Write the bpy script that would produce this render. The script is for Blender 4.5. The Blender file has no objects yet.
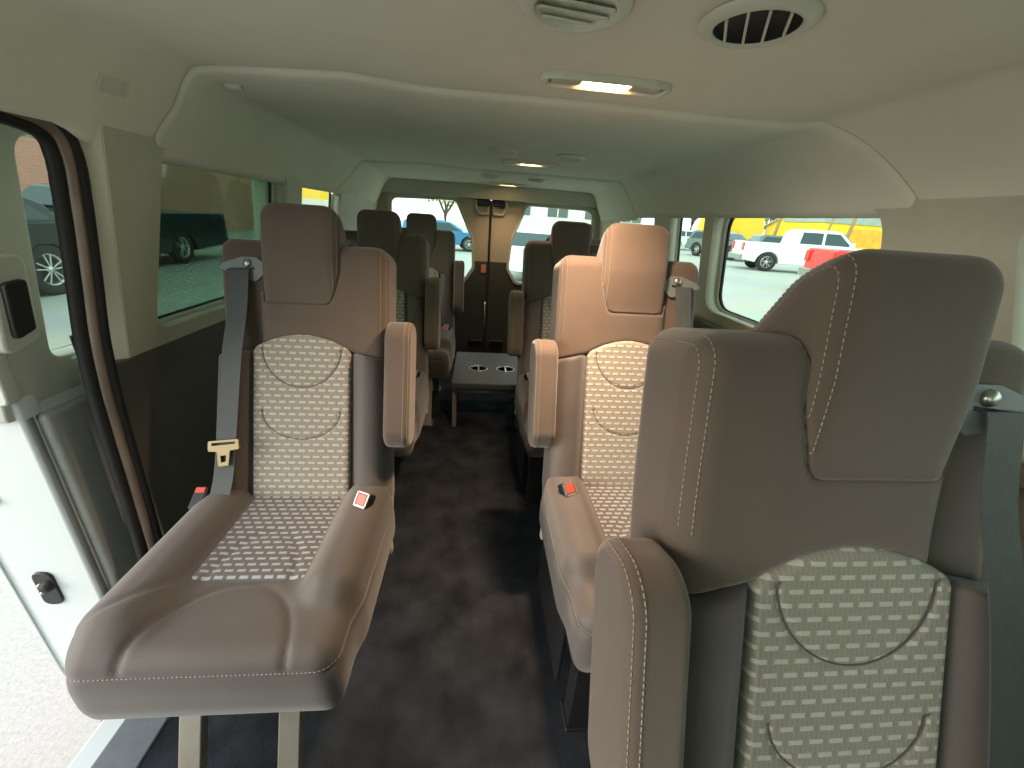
import bpy, bmesh, math, random
import numpy as np
from mathutils import Vector, Matrix
random.seed(7); np.random.seed(7)
PI = math.pi
scene = bpy.context.scene
COL = scene.collection

# ------------------------------------------------------------------ camera
F_PX, VP, ROLL = 400.0, (480.0, 218.0), 1.8
d = np.array([VP[0]-512, -(VP[1]-384), -F_PX]); d /= np.linalg.norm(d)
u = np.array([math.sin(math.radians(ROLL)), math.cos(math.radians(ROLL)), 0.0])
u = u - d*u.dot(d); u /= np.linalg.norm(u)
xw = np.cross(d, u)
cam_data = bpy.data.cameras.new('camera'); cam = bpy.data.objects.new('camera', cam_data); COL.objects.link(cam)
M4 = Matrix(((xw[0], xw[1], xw[2], 0.0), (d[0], d[1], d[2], 0.0), (u[0], u[1], u[2], 1.15), (0, 0, 0, 1)))
cam.matrix_world = M4
cam_data.sensor_width = 36.0; cam_data.lens = F_PX/1024*36.0; cam_data.clip_start = 0.02; cam_data.clip_end = 500
scene.camera = cam

# ------------------------------------------------------------------ world, sun, exposure
w = bpy.data.worlds.new('sky'); scene.world = w; w.use_nodes = True
nt = w.node_tree; nt.nodes.clear()
out = nt.nodes.new('ShaderNodeOutputWorld'); bg = nt.nodes.new('ShaderNodeBackground')
tc = nt.nodes.new('ShaderNodeTexCoord'); sep = nt.nodes.new('ShaderNodeSeparateXYZ'); cr = nt.nodes.new('ShaderNodeValToRGB')
nt.links.new(tc.outputs['Generated'], sep.inputs[0]); nt.links.new(sep.outputs['Z'], cr.inputs[0])
cr.color_ramp.elements[0].position = 0.0; cr.color_ramp.elements[0].color = (1.0, 0.99, 0.93, 1)
cr.color_ramp.elements[1].position = 0.6; cr.color_ramp.elements[1].color = (0.86, 0.95, 1.0, 1)
nt.links.new(cr.outputs[0], bg.inputs[0]); nt.links.new(bg.outputs[0], out.inputs[0])
bg.inputs[1].default_value = 1.0
sun_d = bpy.data.lights.new('sun', 'SUN'); sun = bpy.data.objects.new('sun', sun_d); COL.objects.link(sun)
sun_d.energy = 1.7; sun_d.angle = math.radians(40); sun_d.color = (1.0, 0.95, 0.85)
sun.rotation_euler = Vector((-.88, -.36, .27)).to_track_quat('Z', 'Y').to_euler()
scene.view_settings.view_transform = 'Standard'; scene.view_settings.look = 'None'
scene.view_settings.gamma = 1.0; scene.view_settings.use_curve_mapping = False
scene.view_settings.exposure = 1.3

# ------------------------------------------------------------------ materials
def new_mat(name):
    m = bpy.data.materials.new(name); m.use_nodes = True
    return m, m.node_tree, m.node_tree.nodes['Principled BSDF']
def mat(name, col, rough=0.6, metal=0.0, noise=0.0, nscale=30.0, bump=0.0, bscale=200.0, spec=0.5, emit=None, es=0.0, sheen=0.0, trans=0.0):
    m, t, b = new_mat(name)
    b.inputs['Base Color'].default_value = (*col, 1); b.inputs['Roughness'].default_value = rough
    b.inputs['Metallic'].default_value = metal; b.inputs['Specular IOR Level'].default_value = spec
    if sheen: b.inputs['Sheen Weight'].default_value = sheen; b.inputs['Sheen Roughness'].default_value = 0.5
    if trans: b.inputs['Transmission Weight'].default_value = trans
    co = t.nodes.new('ShaderNodeTexCoord')
    n = t.nodes.new('ShaderNodeTexNoise'); n.inputs['Scale'].default_value = nscale; n.inputs['Detail'].default_value = 4
    t.links.new(co.outputs['Object'], n.inputs['Vector'])
    r = t.nodes.new('ShaderNodeValToRGB')
    k = noise
    r.color_ramp.elements[0].position = 0.3; r.color_ramp.elements[0].color = (*[max(0, c*(1-k)) for c in col], 1)
    r.color_ramp.elements[1].position = 0.7; r.color_ramp.elements[1].color = (*[min(1, c*(1+k)) for c in col], 1)
    t.links.new(n.outputs['Fac'], r.inputs[0]); t.links.new(r.outputs[0], b.inputs['Base Color'])
    if bump:
        n2 = t.nodes.new('ShaderNodeTexNoise'); n2.inputs['Scale'].default_value = bscale; n2.inputs['Detail'].default_value = 2
        t.links.new(co.outputs['Object'], n2.inputs['Vector'])
        bp = t.nodes.new('ShaderNodeBump'); bp.inputs['Strength'].default_value = bump; bp.inputs['Distance'].default_value = 0.002
        t.links.new(n2.outputs['Fac'], bp.inputs['Height']); t.links.new(bp.outputs[0], b.inputs['Normal'])
    if emit: b.inputs['Emission Color'].default_value = (*emit, 1); b.inputs['Emission Strength'].default_value = es
    return m
def glass(name, tint, refl=0.06):
    m = bpy.data.materials.new(name); m.use_nodes = True; t = m.node_tree; t.nodes.clear()
    o = t.nodes.new('ShaderNodeOutputMaterial'); mx = t.nodes.new('ShaderNodeMixShader')
    tr = t.nodes.new('ShaderNodeBsdfTransparent'); gl = t.nodes.new('ShaderNodeBsdfGlossy')
    tr.inputs[0].default_value = (*tint, 1); gl.inputs['Roughness'].default_value = 0.02
    fr = t.nodes.new('ShaderNodeFresnel'); fr.inputs[0].default_value = 1.3
    mu = t.nodes.new('ShaderNodeMath'); mu.operation = 'MULTIPLY_ADD'; mu.inputs[1].default_value = 0.08; mu.inputs[2].default_value = 0.005
    t.links.new(fr.outputs[0], mu.inputs[0]); t.links.new(mu.outputs[0], mx.inputs[0])
    t.links.new(tr.outputs[0], mx.inputs[1]); t.links.new(gl.outputs[0], mx.inputs[2]); t.links.new(mx.outputs[0], o.inputs[0])
    return m
def pattern_mat(name, base, dash, base2):
    """woven upholstery: rows of short dashes, every second row shifted; runs in the stored surface coordinates"""
    m, t, b = new_mat(name); N = t.nodes; L = t.links
    at = N.new('ShaderNodeAttribute'); at.attribute_name = 'weave'
    sp = N.new('ShaderNodeSeparateXYZ'); L.new(at.outputs['Vector'], sp.inputs[0])
    def M(op, a, bb=None, c=None):
        n = N.new('ShaderNodeMath'); n.operation = op
        for i, v in enumerate((a, bb, c)):
            if v is None: continue
            if isinstance(v, (int, float)): n.inputs[i].default_value = v
            else: L.new(v, n.inputs[i])
        return n.outputs[0]
    v = M('DIVIDE', sp.outputs[1], 0.0158); row = M('FLOOR', v); fv = M('FRACT', v)
    uu = M('MULTIPLY_ADD', row, 0.5, M('DIVIDE', sp.outputs[0], 0.0245)); fu = M('FRACT', uu)
    dv = M('ABSOLUTE', M('SUBTRACT', fv, 0.5)); du = M('ABSOLUTE', M('SUBTRACT', fu, 0.5))
    mv = M('SUBTRACT', 1.0, M('SMOOTHSTEP' if False else 'MULTIPLY', M('MAXIMUM', M('SUBTRACT', dv, 0.15), 0.0), 14.0)); mv = M('MAXIMUM', mv, 0.0)
    mu_ = M('MAXIMUM', M('SUBTRACT', 1.0, M('MULTIPLY', M('MAXIMUM', M('SUBTRACT', du, 0.31), 0.0), 16.0)), 0.0)
    mask = M('MULTIPLY', mv, mu_)
    # fine vertical ticks between the dashes
    t1 = M('ABSOLUTE', M('SUBTRACT', M('FRACT', M('DIVIDE', sp.outputs[0], 0.0061)), 0.5)); t1 = M('GREATER_THAN', t1, 0.3)
    nz = N.new('ShaderNodeTexNoise'); nz.inputs['Scale'].default_value = 900; L.new(at.outputs['Vector'], nz.inputs['Vector'])
    mixa = N.new('ShaderNodeMix'); mixa.data_type = 'RGBA'; mixa.inputs['A'].default_value = (*base, 1); mixa.inputs['B'].default_value = (*base2, 1)
    L.new(M('MULTIPLY', M('ADD', t1, nz.outputs['Fac']), 0.6), mixa.inputs['Factor'])
    mixb = N.new('ShaderNodeMix'); mixb.data_type = 'RGBA'; mixb.inputs['B'].default_value = (*dash, 1)
    L.new(mixa.outputs['Result'], mixb.inputs['A']); L.new(mask, mixb.inputs['Factor'])
    L.new(mixb.outputs['Result'], b.inputs['Base Color'])
    b.inputs['Roughness'].default_value = 0.75; b.inputs['Sheen Weight'].default_value = 0.2
    bp = N.new('ShaderNodeBump'); bp.inputs['Strength'].default_value = 0.6; bp.inputs['Distance'].default_value = 0.0015
    L.new(M('ADD', mask, M('MULTIPLY', t1, -0.3)), bp.inputs['Height']); L.new(bp.outputs[0], b.inputs['Normal'])
    return m

MT = dict(
    fabric=mat('seat_fabric', (0.108, 0.077, 0.058), 0.75, noise=0.06, nscale=12, bump=0.25, bscale=900, spec=0.25, sheen=0.35),
    fabric2=mat('bolster_fabric', (0.086, 0.07, 0.062), 0.6, noise=0.06, nscale=12, bump=0.2, bscale=900, spec=0.35, sheen=0.3),
    thread=mat('stitch_thread', (0.32, 0.28, 0.22), 0.7),
    belt=mat('belt_webbing', (0.058, 0.064, 0.064), 0.6, noise=0.1, nscale=60, bump=0.3, bscale=500),
    plastic=mat('black_plastic', (0.015, 0.015, 0.016), 0.4),
    grey_plastic=mat('grey_plastic', (0.16, 0.18, 0.18), 0.45),
    dark_trim=mat('dark_trim', (0.1, 0.098, 0.082), 0.5, noise=0.05, bump=0.3, bscale=700),
    door_trim=mat('door_trim', (0.36, 0.38, 0.36), 0.55, noise=0.05, bump=0.3, bscale=700),
    cream=mat('cream_trim', (0.54, 0.53, 0.42), 0.55, noise=0.03, bump=0.2, bscale=500),
    return_trim_lit=mat('return_trim_lit', (0.72, 0.69, 0.56), 0.5),  # pillar cream with the bright light on the return put into its colour
    pale=mat('pale_trim', (0.55, 0.56, 0.49), 0.5, noise=0.02, bump=0.1, bscale=500),
    liner=mat('headliner', (0.8, 0.78, 0.65), 0.85, noise=0.03, nscale=6, bump=0.25, bscale=800, spec=0.2),
    liner_plastic=mat('headliner_plastic', (0.7, 0.69, 0.57), 0.5),
    carpet=mat('carpet', (0.026, 0.029, 0.035), 0.95, noise=0.45, nscale=9, bump=0.8, bscale=420, spec=0.1),
    sill=mat('sill_rubber', (0.12, 0.135, 0.15), 0.6, noise=0.1, nscale=40),
    white=mat('white_paint', (0.6, 0.64, 0.64), 0.25),
    rubber=mat('rubber', (0.018, 0.017, 0.016), 0.6, spec=.3),
    bronze=mat('seal_strip', (0.26, 0.2, 0.155), 0.35, metal=0.4, noise=0.25, nscale=8),
    steel=mat('seat_steel', (0.33, 0.3, 0.25), 0.4, metal=0.5, noise=0.08),
    chrome=mat('chrome', (0.5, 0.48, 0.44), 0.3, metal=1.0),
    brass=mat('tongue_metal', (0.3, 0.24, 0.13), 0.4, metal=0.9),
    red=mat('red_button', (0.62, 0.08, 0.05), 0.4),
    red_reflector=mat('reflector', (0.75, 0.3, 0.18), 0.3),
    tray=mat('tray_grey', (0.06, 0.064, 0.064), 0.5, noise=0.08),
    glass_dark=glass('privacy_glass', (0.45, 0.54, 0.47)), glass_mid=glass('tinted_glass', (0.66, 0.75, 0.70)),
    glass_clear=glass('clear_glass', (0.84, 0.95, 0.9)),
    lamp=mat('lamp_lens', (1.0, 0.8, 0.5), 0.4, emit=(1.0, 0.66, 0.3), es=9.0),
    lens=mat('frosted_lens', (0.5, 0.48, 0.42), 0.3),
    vent_dark=mat('vent_dark', (0.01, 0.01, 0.01), 0.8),
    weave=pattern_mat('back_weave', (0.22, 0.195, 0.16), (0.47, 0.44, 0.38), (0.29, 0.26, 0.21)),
    weave_shaded=pattern_mat('cushion_weave_shaded', (0.075, 0.072, 0.076), (0.36, 0.345, 0.34), (0.12, 0.115, 0.12)),  # same textile as the backrest, darkened in colour for its angle to the light
    yellow=mat('yellow_wall', (0.95, 0.62, 0.035), 0.8, noise=0.06, nscale=1.2),
    orange=mat('orange_shed', (0.85, 0.38, 0.04), 0.8, noise=0.2, nscale=1.5),
    grey_roof=mat('grey_roof', (0.32, 0.36, 0.33), 0.7, noise=0.1, nscale=1.0),
    pole=mat('timber_pole', (0.4, 0.25, 0.1), 0.9, noise=0.2),
    car_black=mat('car_black', (0.012, 0.02, 0.022), 0.15),
    car_white=mat('car_white', (0.75, 0.8, 0.78), 0.25),
    car_grey=mat('car_grey', (0.17, 0.2, 0.21), 0.25, metal=0.3),
    car_red=mat('car_red', (0.7, 0.03, 0.03), 0.25),
    car_blue=mat('car_blue', (0.05, 0.22, 0.4), 0.25),
    car_glass=mat('car_glass', (0.03, 0.055, 0.06), 0.06),
    tyre=mat('tyre', (0.02, 0.02, 0.02), 0.8),
    rim=mat('rim', (0.6, 0.6, 0.58), 0.25, metal=0.8),
    tail=mat('tail_lamp', (0.6, 0.03, 0.02), 0.3),
    bark=mat('bark', (0.13, 0.1, 0.07), 0.9),
    leaf=mat('foliage', (0.42, 0.43, 0.2), 0.8, noise=0.4, nscale=2),
    pale_wall=mat('pale_wall', (0.75, 0.75, 0.68), 0.8),
    window_dark=mat('window_dark', (0.1, 0.12, 0.11), 0.2),
)
# asphalt / concrete
def ground_mat():
    m, t, b = new_mat('lot_paving'); N = t.nodes; L = t.links
    co = N.new('ShaderNodeTexCoord')
    n1 = N.new('ShaderNodeTexNoise'); n1.inputs['Scale'].default_value = 60; n1.inputs['Detail'].default_value = 8; n1.inputs['Roughness'].default_value = 0.75
    n2 = N.new('ShaderNodeTexNoise'); n2.inputs['Scale'].default_value = 0.5; n2.inputs['Detail'].default_value = 3
    L.new(co.outputs['Object'], n1.inputs[0]); L.new(co.outputs['Object'], n2.inputs[0])
    r = N.new('ShaderNodeValToRGB'); r.color_ramp.elements[0].position = 0.34; r.color_ramp.elements[0].color = (0.42, 0.42, 0.37, 1)
    r.color_ramp.elements[1].position = 0.56; r.color_ramp.elements[1].color = (0.54, 0.54, 0.49, 1); L.new(n1.outputs[0], r.inputs[0])
    mx = N.new('ShaderNodeMix'); mx.data_type = 'RGBA'; mx.blend_type = 'MULTIPLY'; mx.inputs['Factor'].default_value = 0.35
    L.new(r.outputs[0], mx.inputs['A']); L.new(n2.outputs['Color'], mx.inputs['B']); L.new(mx.outputs['Result'], b.inputs['Base Color'])
    b.inputs['Roughness'].default_value = 0.9
    bp = N.new('ShaderNodeBump'); bp.inputs['Strength'].default_value = 0.6; bp.inputs['Distance'].default_value = 0.01
    L.new(n1.outputs[0], bp.inputs['Height']); L.new(bp.outputs[0], b.inputs['Normal'])
    return m
MT['paving'] = ground_mat()
def brick_mat():
    m, t, b = new_mat('red_brick'); N = t.nodes; L = t.links
    co = N.new('ShaderNodeTexCoord'); mp = N.new('ShaderNodeMapping'); mp.inputs['Rotation'].default_value = (0, PI/2, PI/2)
    sp = N.new('ShaderNodeSeparateXYZ'); cb = N.new('ShaderNodeCombineXYZ'); L.new(co.outputs['Object'], sp.inputs[0]); L.new(sp.outputs['Y'], cb.inputs['X']); L.new(sp.outputs['Z'], cb.inputs['Y'])
    br = N.new('ShaderNodeTexBrick'); br.inputs['Scale'].default_value = 2.2
    br.inputs['Color1'].default_value = (0.62, 0.3, 0.23, 1); br.inputs['Color2'].default_value = (0.56, 0.27, 0.2, 1); br.inputs['Mortar'].default_value = (0.62, 0.38, 0.3, 1)
    L.new(cb.outputs[0], br.inputs['Vector']); L.new(br.outputs['Color'], b.inputs['Base Color']); b.inputs['Roughness'].default_value = 0.9
    return m
MT['brick'] = brick_mat()

# ------------------------------------------------------------------ helpers
def props(o, label=None, cat=None, group=None, kind=None):
    if label: o['label'] = label
    if cat: o['category'] = cat
    if group: o['group'] = group
    if kind: o['kind'] = kind
    return o
def link(name, me, m, parent=None):
    o = bpy.data.objects.new(name, me); COL.objects.link(o)
    if m is not None and not me.materials: me.materials.append(m)
    if parent is not None: o.parent = parent
    return o
def empty(name, loc=(0, 0, 0), rz=0.0, **k):
    o = bpy.data.objects.new(name, None); COL.objects.link(o); o.location = loc; o.rotation_euler = (0, 0, rz); o.empty_display_size = 0.1
    return props(o, **k)
def copy_tree(o, parent=None):
    c = o.copy(); COL.objects.link(c)
    if parent is not None: c.parent = parent
    for ch in list(o.children): copy_tree(ch, c)
    return c
def mesh_np(name, V, Fc, smooth=True):
    me = bpy.data.meshes.new(name); me.from_pydata([tuple(map(float, v)) for v in V], [], [tuple(map(int, f)) for f in Fc]); me.update()
    if smooth: me.polygons.foreach_set('use_smooth', [True]*len(me.polygons))
    return me
def obj_bm(name, bm, m, parent=None, smooth=False, bevel=0.0, seg=2):
    me = bpy.data.meshes.new(name); bmesh.ops.recalc_face_normals(bm, faces=bm.faces); bm.to_mesh(me); bm.free()
    o = link(name, me, m, parent)
    if smooth: me.polygons.foreach_set('use_smooth', [True]*len(me.polygons))
    if bevel:
        md = o.modifiers.new('bevel', 'BEVEL'); md.width = bevel; md.segments = seg; md.limit_method = 'ANGLE'; md.angle_limit = math.radians(35)
        me.polygons.foreach_set('use_smooth', [True]*len(me.polygons)); md.harden_normals = True
    return o
def add_box(bm, lo, hi, mtx=None):
    x0, y0, z0 = lo; x1, y1, z1 = hi
    vs = [bm.verts.new(Vector(p) if mtx is None else mtx @ Vector(p)) for p in ((x0,y0,z0),(x1,y0,z0),(x1,y1,z0),(x0,y1,z0),(x0,y0,z1),(x1,y0,z1),(x1,y1,z1),(x0,y1,z1))]
    for f in ((0,3,2,1),(4,5,6,7),(0,1,5,4),(1,2,6,5),(2,3,7,6),(3,0,4,7)): bm.faces.new([vs[i] for i in f])
def box(name, lo, hi, m, parent=None, bevel=0.004, seg=2, mtx=None):
    bm = bmesh.new(); add_box(bm, lo, hi, mtx); return obj_bm(name, bm, m, parent, bevel=bevel, seg=seg)
def tube_np(pts, r, n=10, closed=False, flat=1.0, up=(0, 0, 1), caps=True):
    P = [np.array(p, float) for p in pts]; V = []; Fc = []; K = len(P)
    for i, p in enumerate(P):
        a = P[(i-1) % K] if (closed or i > 0) else P[i]; b = P[(i+1) % K] if (closed or i < K-1) else P[i]
        t = b-a; t /= np.linalg.norm(t)+1e-12
        s = np.cross(t, np.array(up, float)); ns = np.linalg.norm(s)
        s = np.cross(t, (1, 0, 0)) if ns < 1e-3 else s/ns
        q = np.cross(s, t)
        for k in range(n):
            an = 2*PI*k/n; V.append(p + s*math.cos(an)*r + q*math.sin(an)*r*flat)
    for i in range(K if closed else K-1):
        for k in range(n):
            a = i*n+k; b = i*n+(k+1) % n; c = ((i+1) % K)*n+(k+1) % n; e = ((i+1) % K)*n+k; Fc.append((a, b, c, e))
    if caps and not closed:
        Fc.append(tuple(range(n-1, -1, -1))); Fc.append(tuple((K-1)*n+k for k in range(n)))
    return V, Fc
def tube(name, pts, r, m, parent=None, **k):
    V, Fc = tube_np(pts, r, **k); return link(name, mesh_np(name, V, Fc), m, parent)
def catmull(pts, n=8):
    P = [np.array(p, float) for p in pts]; P = [2*P[0]-P[1]]+P+[2*P[-1]-P[-2]]; o = []
    for i in range(1, len(P)-2):
        for k in range(n):
            t = k/n; o.append(0.5*((2*P[i])+(-P[i-1]+P[i+1])*t+(2*P[i-1]-5*P[i]+4*P[i+1]-P[i+2])*t*t+(-P[i-1]+3*P[i]-3*P[i+1]+P[i+2])*t**3))
    o.append(P[-2]); return o
def rpoly(pts, r, seg=6):
    """2-D polygon with rounded corners"""
    P = [np.array(p, float) for p in pts]; n = len(P); o = []
    for i in range(n):
        ri = r[i] if isinstance(r, (list, tuple)) else r
        a, b, c = P[i-1], P[i], P[(i+1) % n]; u1 = (a-b)/np.linalg.norm(a-b); u2 = (c-b)/np.linalg.norm(c-b)
        t = min(ri/math.tan(math.acos(np.clip(u1.dot(u2), -1, 1))/2), 0.48*np.linalg.norm(a-b), 0.48*np.linalg.norm(c-b))
        A = b+u1*t; B = b+u2*t
        for k in range(seg+1):
            s = k/seg; o.append((1-s)**2*A+2*s*(1-s)*b+s*s*B)
    return o
def plate(name, outer, holes, fn, m, parent=None, th=0.05, bevel=0.0):
    """filled 2-D outline with holes, given thickness; fn maps (u, v, w) to the place in the room (w runs 0..th)"""
    cu = bpy.data.curves.new(name, 'CURVE'); cu.dimensions = '2D'; cu.fill_mode = 'BOTH'; cu.extrude = th/2; cu.bevel_depth = bevel; cu.bevel_resolution = 1; cu.offset = -bevel
    for loop in [outer]+list(holes):
        s = cu.splines.new('POLY'); s.points.add(len(loop)-1); s.use_cyclic_u = True
        for i, p in enumerate(loop): s.points[i].co = (p[0], p[1], 0, 1)
    tmp = bpy.data.objects.new(name+'_outline', cu); COL.objects.link(tmp)
    dg = bpy.context.evaluated_depsgraph_get(); dg.update()
    me = bpy.data.meshes.new_from_object(tmp.evaluated_get(dg)); bpy.data.objects.remove(tmp)
    bm = bmesh.new(); bm.from_mesh(me); bmesh.ops.remove_doubles(bm, verts=bm.verts, dist=1e-5)
    for v in bm.verts: v.co = Vector(fn(v.co.x, v.co.y, v.co.z+th/2))
    bmesh.ops.recalc_face_normals(bm, faces=bm.faces)
    me.materials.clear(); bm.to_mesh(me); bm.free(); me.name = name
    return link(name, me, m, parent)
def lathe(name, prof, m, parent=None, n=32, axis='Z', loc=(0, 0, 0)):
    V = []; Fc = []
    for (r, h) in prof:
        for k in range(n):
            a = 2*PI*k/n; p = (r*math.cos(a), r*math.sin(a), h)
            if axis == 'Y': p = (p[0], p[2], p[1])
            if axis == 'X': p = (p[2], p[0], p[1])
            V.append((p[0]+loc[0], p[1]+loc[1], p[2]+loc[2]))
    for i in range(len(prof)-1):
        for k in range(n): Fc.append((i*n+k, i*n+(k+1) % n, (i+1)*n+(k+1) % n, (i+1)*n+k))
    return link(name, mesh_np(name, V, Fc), m, parent)

# ------------------------------------------------------------------ upholstery: distance fields turned into meshes
def rbox(P, lo, hi, r):
    lo = np.array(lo); hi = np.array(hi); c = (lo+hi)/2; h = (hi-lo)/2-r
    q = np.abs(P-c)-h
    return np.linalg.norm(np.maximum(q, 0), axis=-1)+np.minimum(q.max(-1), 0)-r
def smin(a, b, k):
    h = np.clip(0.5+0.5*(b-a)/k, 0, 1); return b*(1-h)+a*h-k*h*(1-h)
def smax(a, b, k): return -smin(-a, -b, k)
def surface(f, lo, hi, h):
    ns = [int(math.ceil((hi[i]-lo[i])/h))+1 for i in range(3)]
    ax = [lo[i]+h*np.arange(ns[i]) for i in range(3)]
    G = np.stack(np.meshgrid(*ax, indexing='ij'), -1)
    D = f(G.reshape(-1, 3)).reshape(ns); S = D < 0
    idx = np.zeros([n-1 for n in ns], int); cnt = np.zeros_like(idx)
    for a in (0, 1):
        for b in (0, 1):
            for c in (0, 1): cnt += S[a:ns[0]-1+a, b:ns[1]-1+b, c:ns[2]-1+c]
    act = (cnt > 0) & (cnt < 8); ids = -np.ones_like(idx); ids[act] = np.arange(act.sum())
    I = np.argwhere(act); acc = np.zeros((len(I), 3)); num = np.zeros(len(I))
    corners = [(a, b, c) for a in (0, 1) for b in (0, 1) for c in (0, 1)]
    for p in corners:
        for axn in range(3):
            if p[axn]: continue
            q = list(p); q[axn] = 1
            d0 = D[I[:, 0]+p[0], I[:, 1]+p[1], I[:, 2]+p[2]]; d1 = D[I[:, 0]+q[0], I[:, 1]+q[1], I[:, 2]+q[2]]
            m = (d0 < 0) != (d1 < 0); t = np.where(m, d0/(d0-d1+1e-15), 0)
            pt = I+np.array(p); pt = pt.astype(float); pt[:, axn] += t
            acc[m] += pt[m]; num[m] += 1
    V = acc/num[:, None]*h+np.array(lo)
    def grad(X):
        e = 1e-4; g = np.stack([(f(X+np.eye(3)[k]*e)-f(X-np.eye(3)[k]*e))/(2*e) for k in range(3)], -1); return g
    for _ in range(2):
        g = grad(V); dv = f(V); V = V-g*np.clip(dv/(np.sum(g*g, 1)+1e-9), -h, h)[:, None]
    Fc = []
    for axn in range(3):
        o1, o2 = [(1, 2), (2, 0), (0, 1)][axn]
        sl0 = [slice(None)]*3; sl1 = [slice(None)]*3; sl0[axn] = slice(0, -1); sl1[axn] = slice(1, None)
        A = S[tuple(sl0)]; B = S[tuple(sl1)]; E_ = np.argwhere(A != B)
        ok = (E_[:, o1] > 0) & (E_[:, o2] > 0) & (E_[:, o1] < ns[o1]-1) & (E_[:, o2] < ns[o2]-1); E_ = E_[ok]
        ins = A[E_[:, 0], E_[:, 1], E_[:, 2]]
        def g_(d1, d2):
            q = E_.copy(); q[:, o1] -= d1; q[:, o2] -= d2; return ids[q[:, 0], q[:, 1], q[:, 2]]
        quad = np.stack([g_(1, 1), g_(0, 1), g_(0, 0), g_(1, 0)], 1); quad[~ins] = quad[~ins][:, ::-1]; Fc.append(quad)
    return V, np.concatenate(Fc)
def snap(f, start, direction, n=60):
    p = np.array(start, float); dr = np.array(direction, float); dr /= np.linalg.norm(dr)
    for _ in range(n):
        dd = float(f(p[None])[0]); p = p+dr*dd*0.8
        if dd < 2e-4: break
    return p
def stitches(paths, length=0.0055, gap=0.0035, r=0.0011):
    """short raised threads laid along each path"""
    V = []; Fc = []
    for pts in paths:
        P = np.array(pts); seg = np.linalg.norm(np.diff(P, axis=0), axis=1); cum = np.r_[0, np.cumsum(seg)]; Ltot = cum[-1]; s = 0
        while s+length < Ltot:
            q = [np.array([np.interp(t, cum, P[:, k]) for k in range(3)]) for t in (s, s+length*0.5, s+length)]
            v, f = tube_np(q, r, n=4, caps=True); b = len(V); V += list(v); Fc += [tuple(b+i for i in ff) for ff in f]; s += length+gap
    return V, Fc
def recline(lo, hi, sc):
    """the back leans at slope lo up to the shoulders and at slope hi above them"""
    global TS, TC, TU, UPV, FWD, SC
    SC = sc; TS = np.linspace(0, .9, 181); k = np.clip((TS-.36)/.18, 0, 1); k = k*k*(3-2*k)
    ang = math.atan(lo)*(1-k)+math.atan(hi)*k; ds = TS[1]-TS[0]
    TU = np.stack([0*ang, np.sin(ang), np.cos(ang)], 1); TC = np.vstack([[0, 0, 0], np.cumsum(TU[:-1]*ds, 0)])
    UPV = TU[150]; FWD = np.array([0, -UPV[2], UPV[1]])
def back_to_seat(V, m):
    V = np.asarray(V); S = V[:, 1]*SC; Sc = np.maximum(S, 0); o = np.zeros_like(V)
    U = np.stack([np.interp(Sc, TS, TU[:, k]) for k in range(3)], 1); C_ = np.stack([np.interp(Sc, TS, TC[:, k]) for k in range(3)], 1)
    Fw = np.stack([0*Sc, -U[:, 2], U[:, 1]], 1)
    o = C_+U*np.minimum(S, 0)[:, None]+Fw*V[:, 2:3]; o[:, 0] = V[:, 0]*m; o[:, 2] += .42
    return o
recline(.35, .24, 1.02)
def cush_to_seat(V, m):
    o = np.array(V); o[:, 0] *= m; return o
# all seat fields: x to the aisle side is +, the belt side is -
def f_hr(P):
    a = rbox(P, (-.096, .40, -.19), (.096, .765, .03), .042)
    n = np.array([0, .70, -.714]); a = smax(a, (P-np.array([0, .765, -.055])).dot(n), .07)
    a = smax(a, P[:, 2]-(.0005+.0145*np.clip((P[:, 1]-.53)/.10, 0, 1)), .020)
    e = ((P[:, 0]-.098)*.101-(P[:, 1]-.62)*.028)/.1048
    return smax(a, smax(e, .519-P[:, 1], .015)-.0003, .0015)
def f_cover(P):
    ax = np.abs(P[:, 0])
    R = rbox(P, (.040, .33, -.155), (.214, .672, .0), .036); L = rbox(P, (-.214, .28, -.16), (-.060, .676, -.020), .034)
    low = rbox(P, (-.112, .28, -.155), (.2125, .60, .0), .036)
    low = smax(low, P[:, 1]-.545, .003)
    a = smin(np.minimum(R, low), L, .004)
    b = np.where(ax < .125, .437-.037*(ax/.125)**2, .40-.02*(ax-.125)/.09)
    a = smax(a, b-P[:, 1], .006)
    return smax(a, -(f_hr(P)-.0004), .0015)
def f_back(P):
    wid = np.clip((.42-P[:, 1])/.45, 0, 1)
    Q = P.copy(); Q[:, 0] = P[:, 0]/(1+.07*wid)
    a = rbox(Q, (-.207, -.14, -.125), (.207, .47, -.018), .03)
    for s in (-1, 1):
        lo = (.128, -.02, -.1) if s > 0 else (-.207, -.02, -.1); hi = (.207, .455, .022) if s > 0 else (-.128, .455, .022)
        a = smin(a, rbox(Q, lo, hi, .036), .03)
    ax = np.abs(P[:, 0]); b = np.where(ax < .125, .437-.037*(ax/.125)**2, .40-.02*(ax-.125)/.09)
    return smax(a, P[:, 1]-b+.001, .008)
def f_binsert(P):
    ax = np.abs(P[:, 0]); b = .441-.037*(ax/.12)**2
    a = rbox(P, (-.122, -.06, -.07), (.122, .5, .006+.0), .010)
    a = smax(a, P[:, 1]-b, .014)
    # two sewn U-lines
    g = np.full(len(P), 9.0)
    for (cy, ry) in ((.405, .10), (.245, .075)):
        q = np.sqrt((P[:, 0]/.098)**2+((P[:, 1]-cy)/ry)**2); dd = np.abs(q-1)*.088; g = np.minimum(g, np.where(P[:, 1] < cy, dd, 9))
    return a+.0035*np.exp(-(g/.0035)**2)
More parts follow.
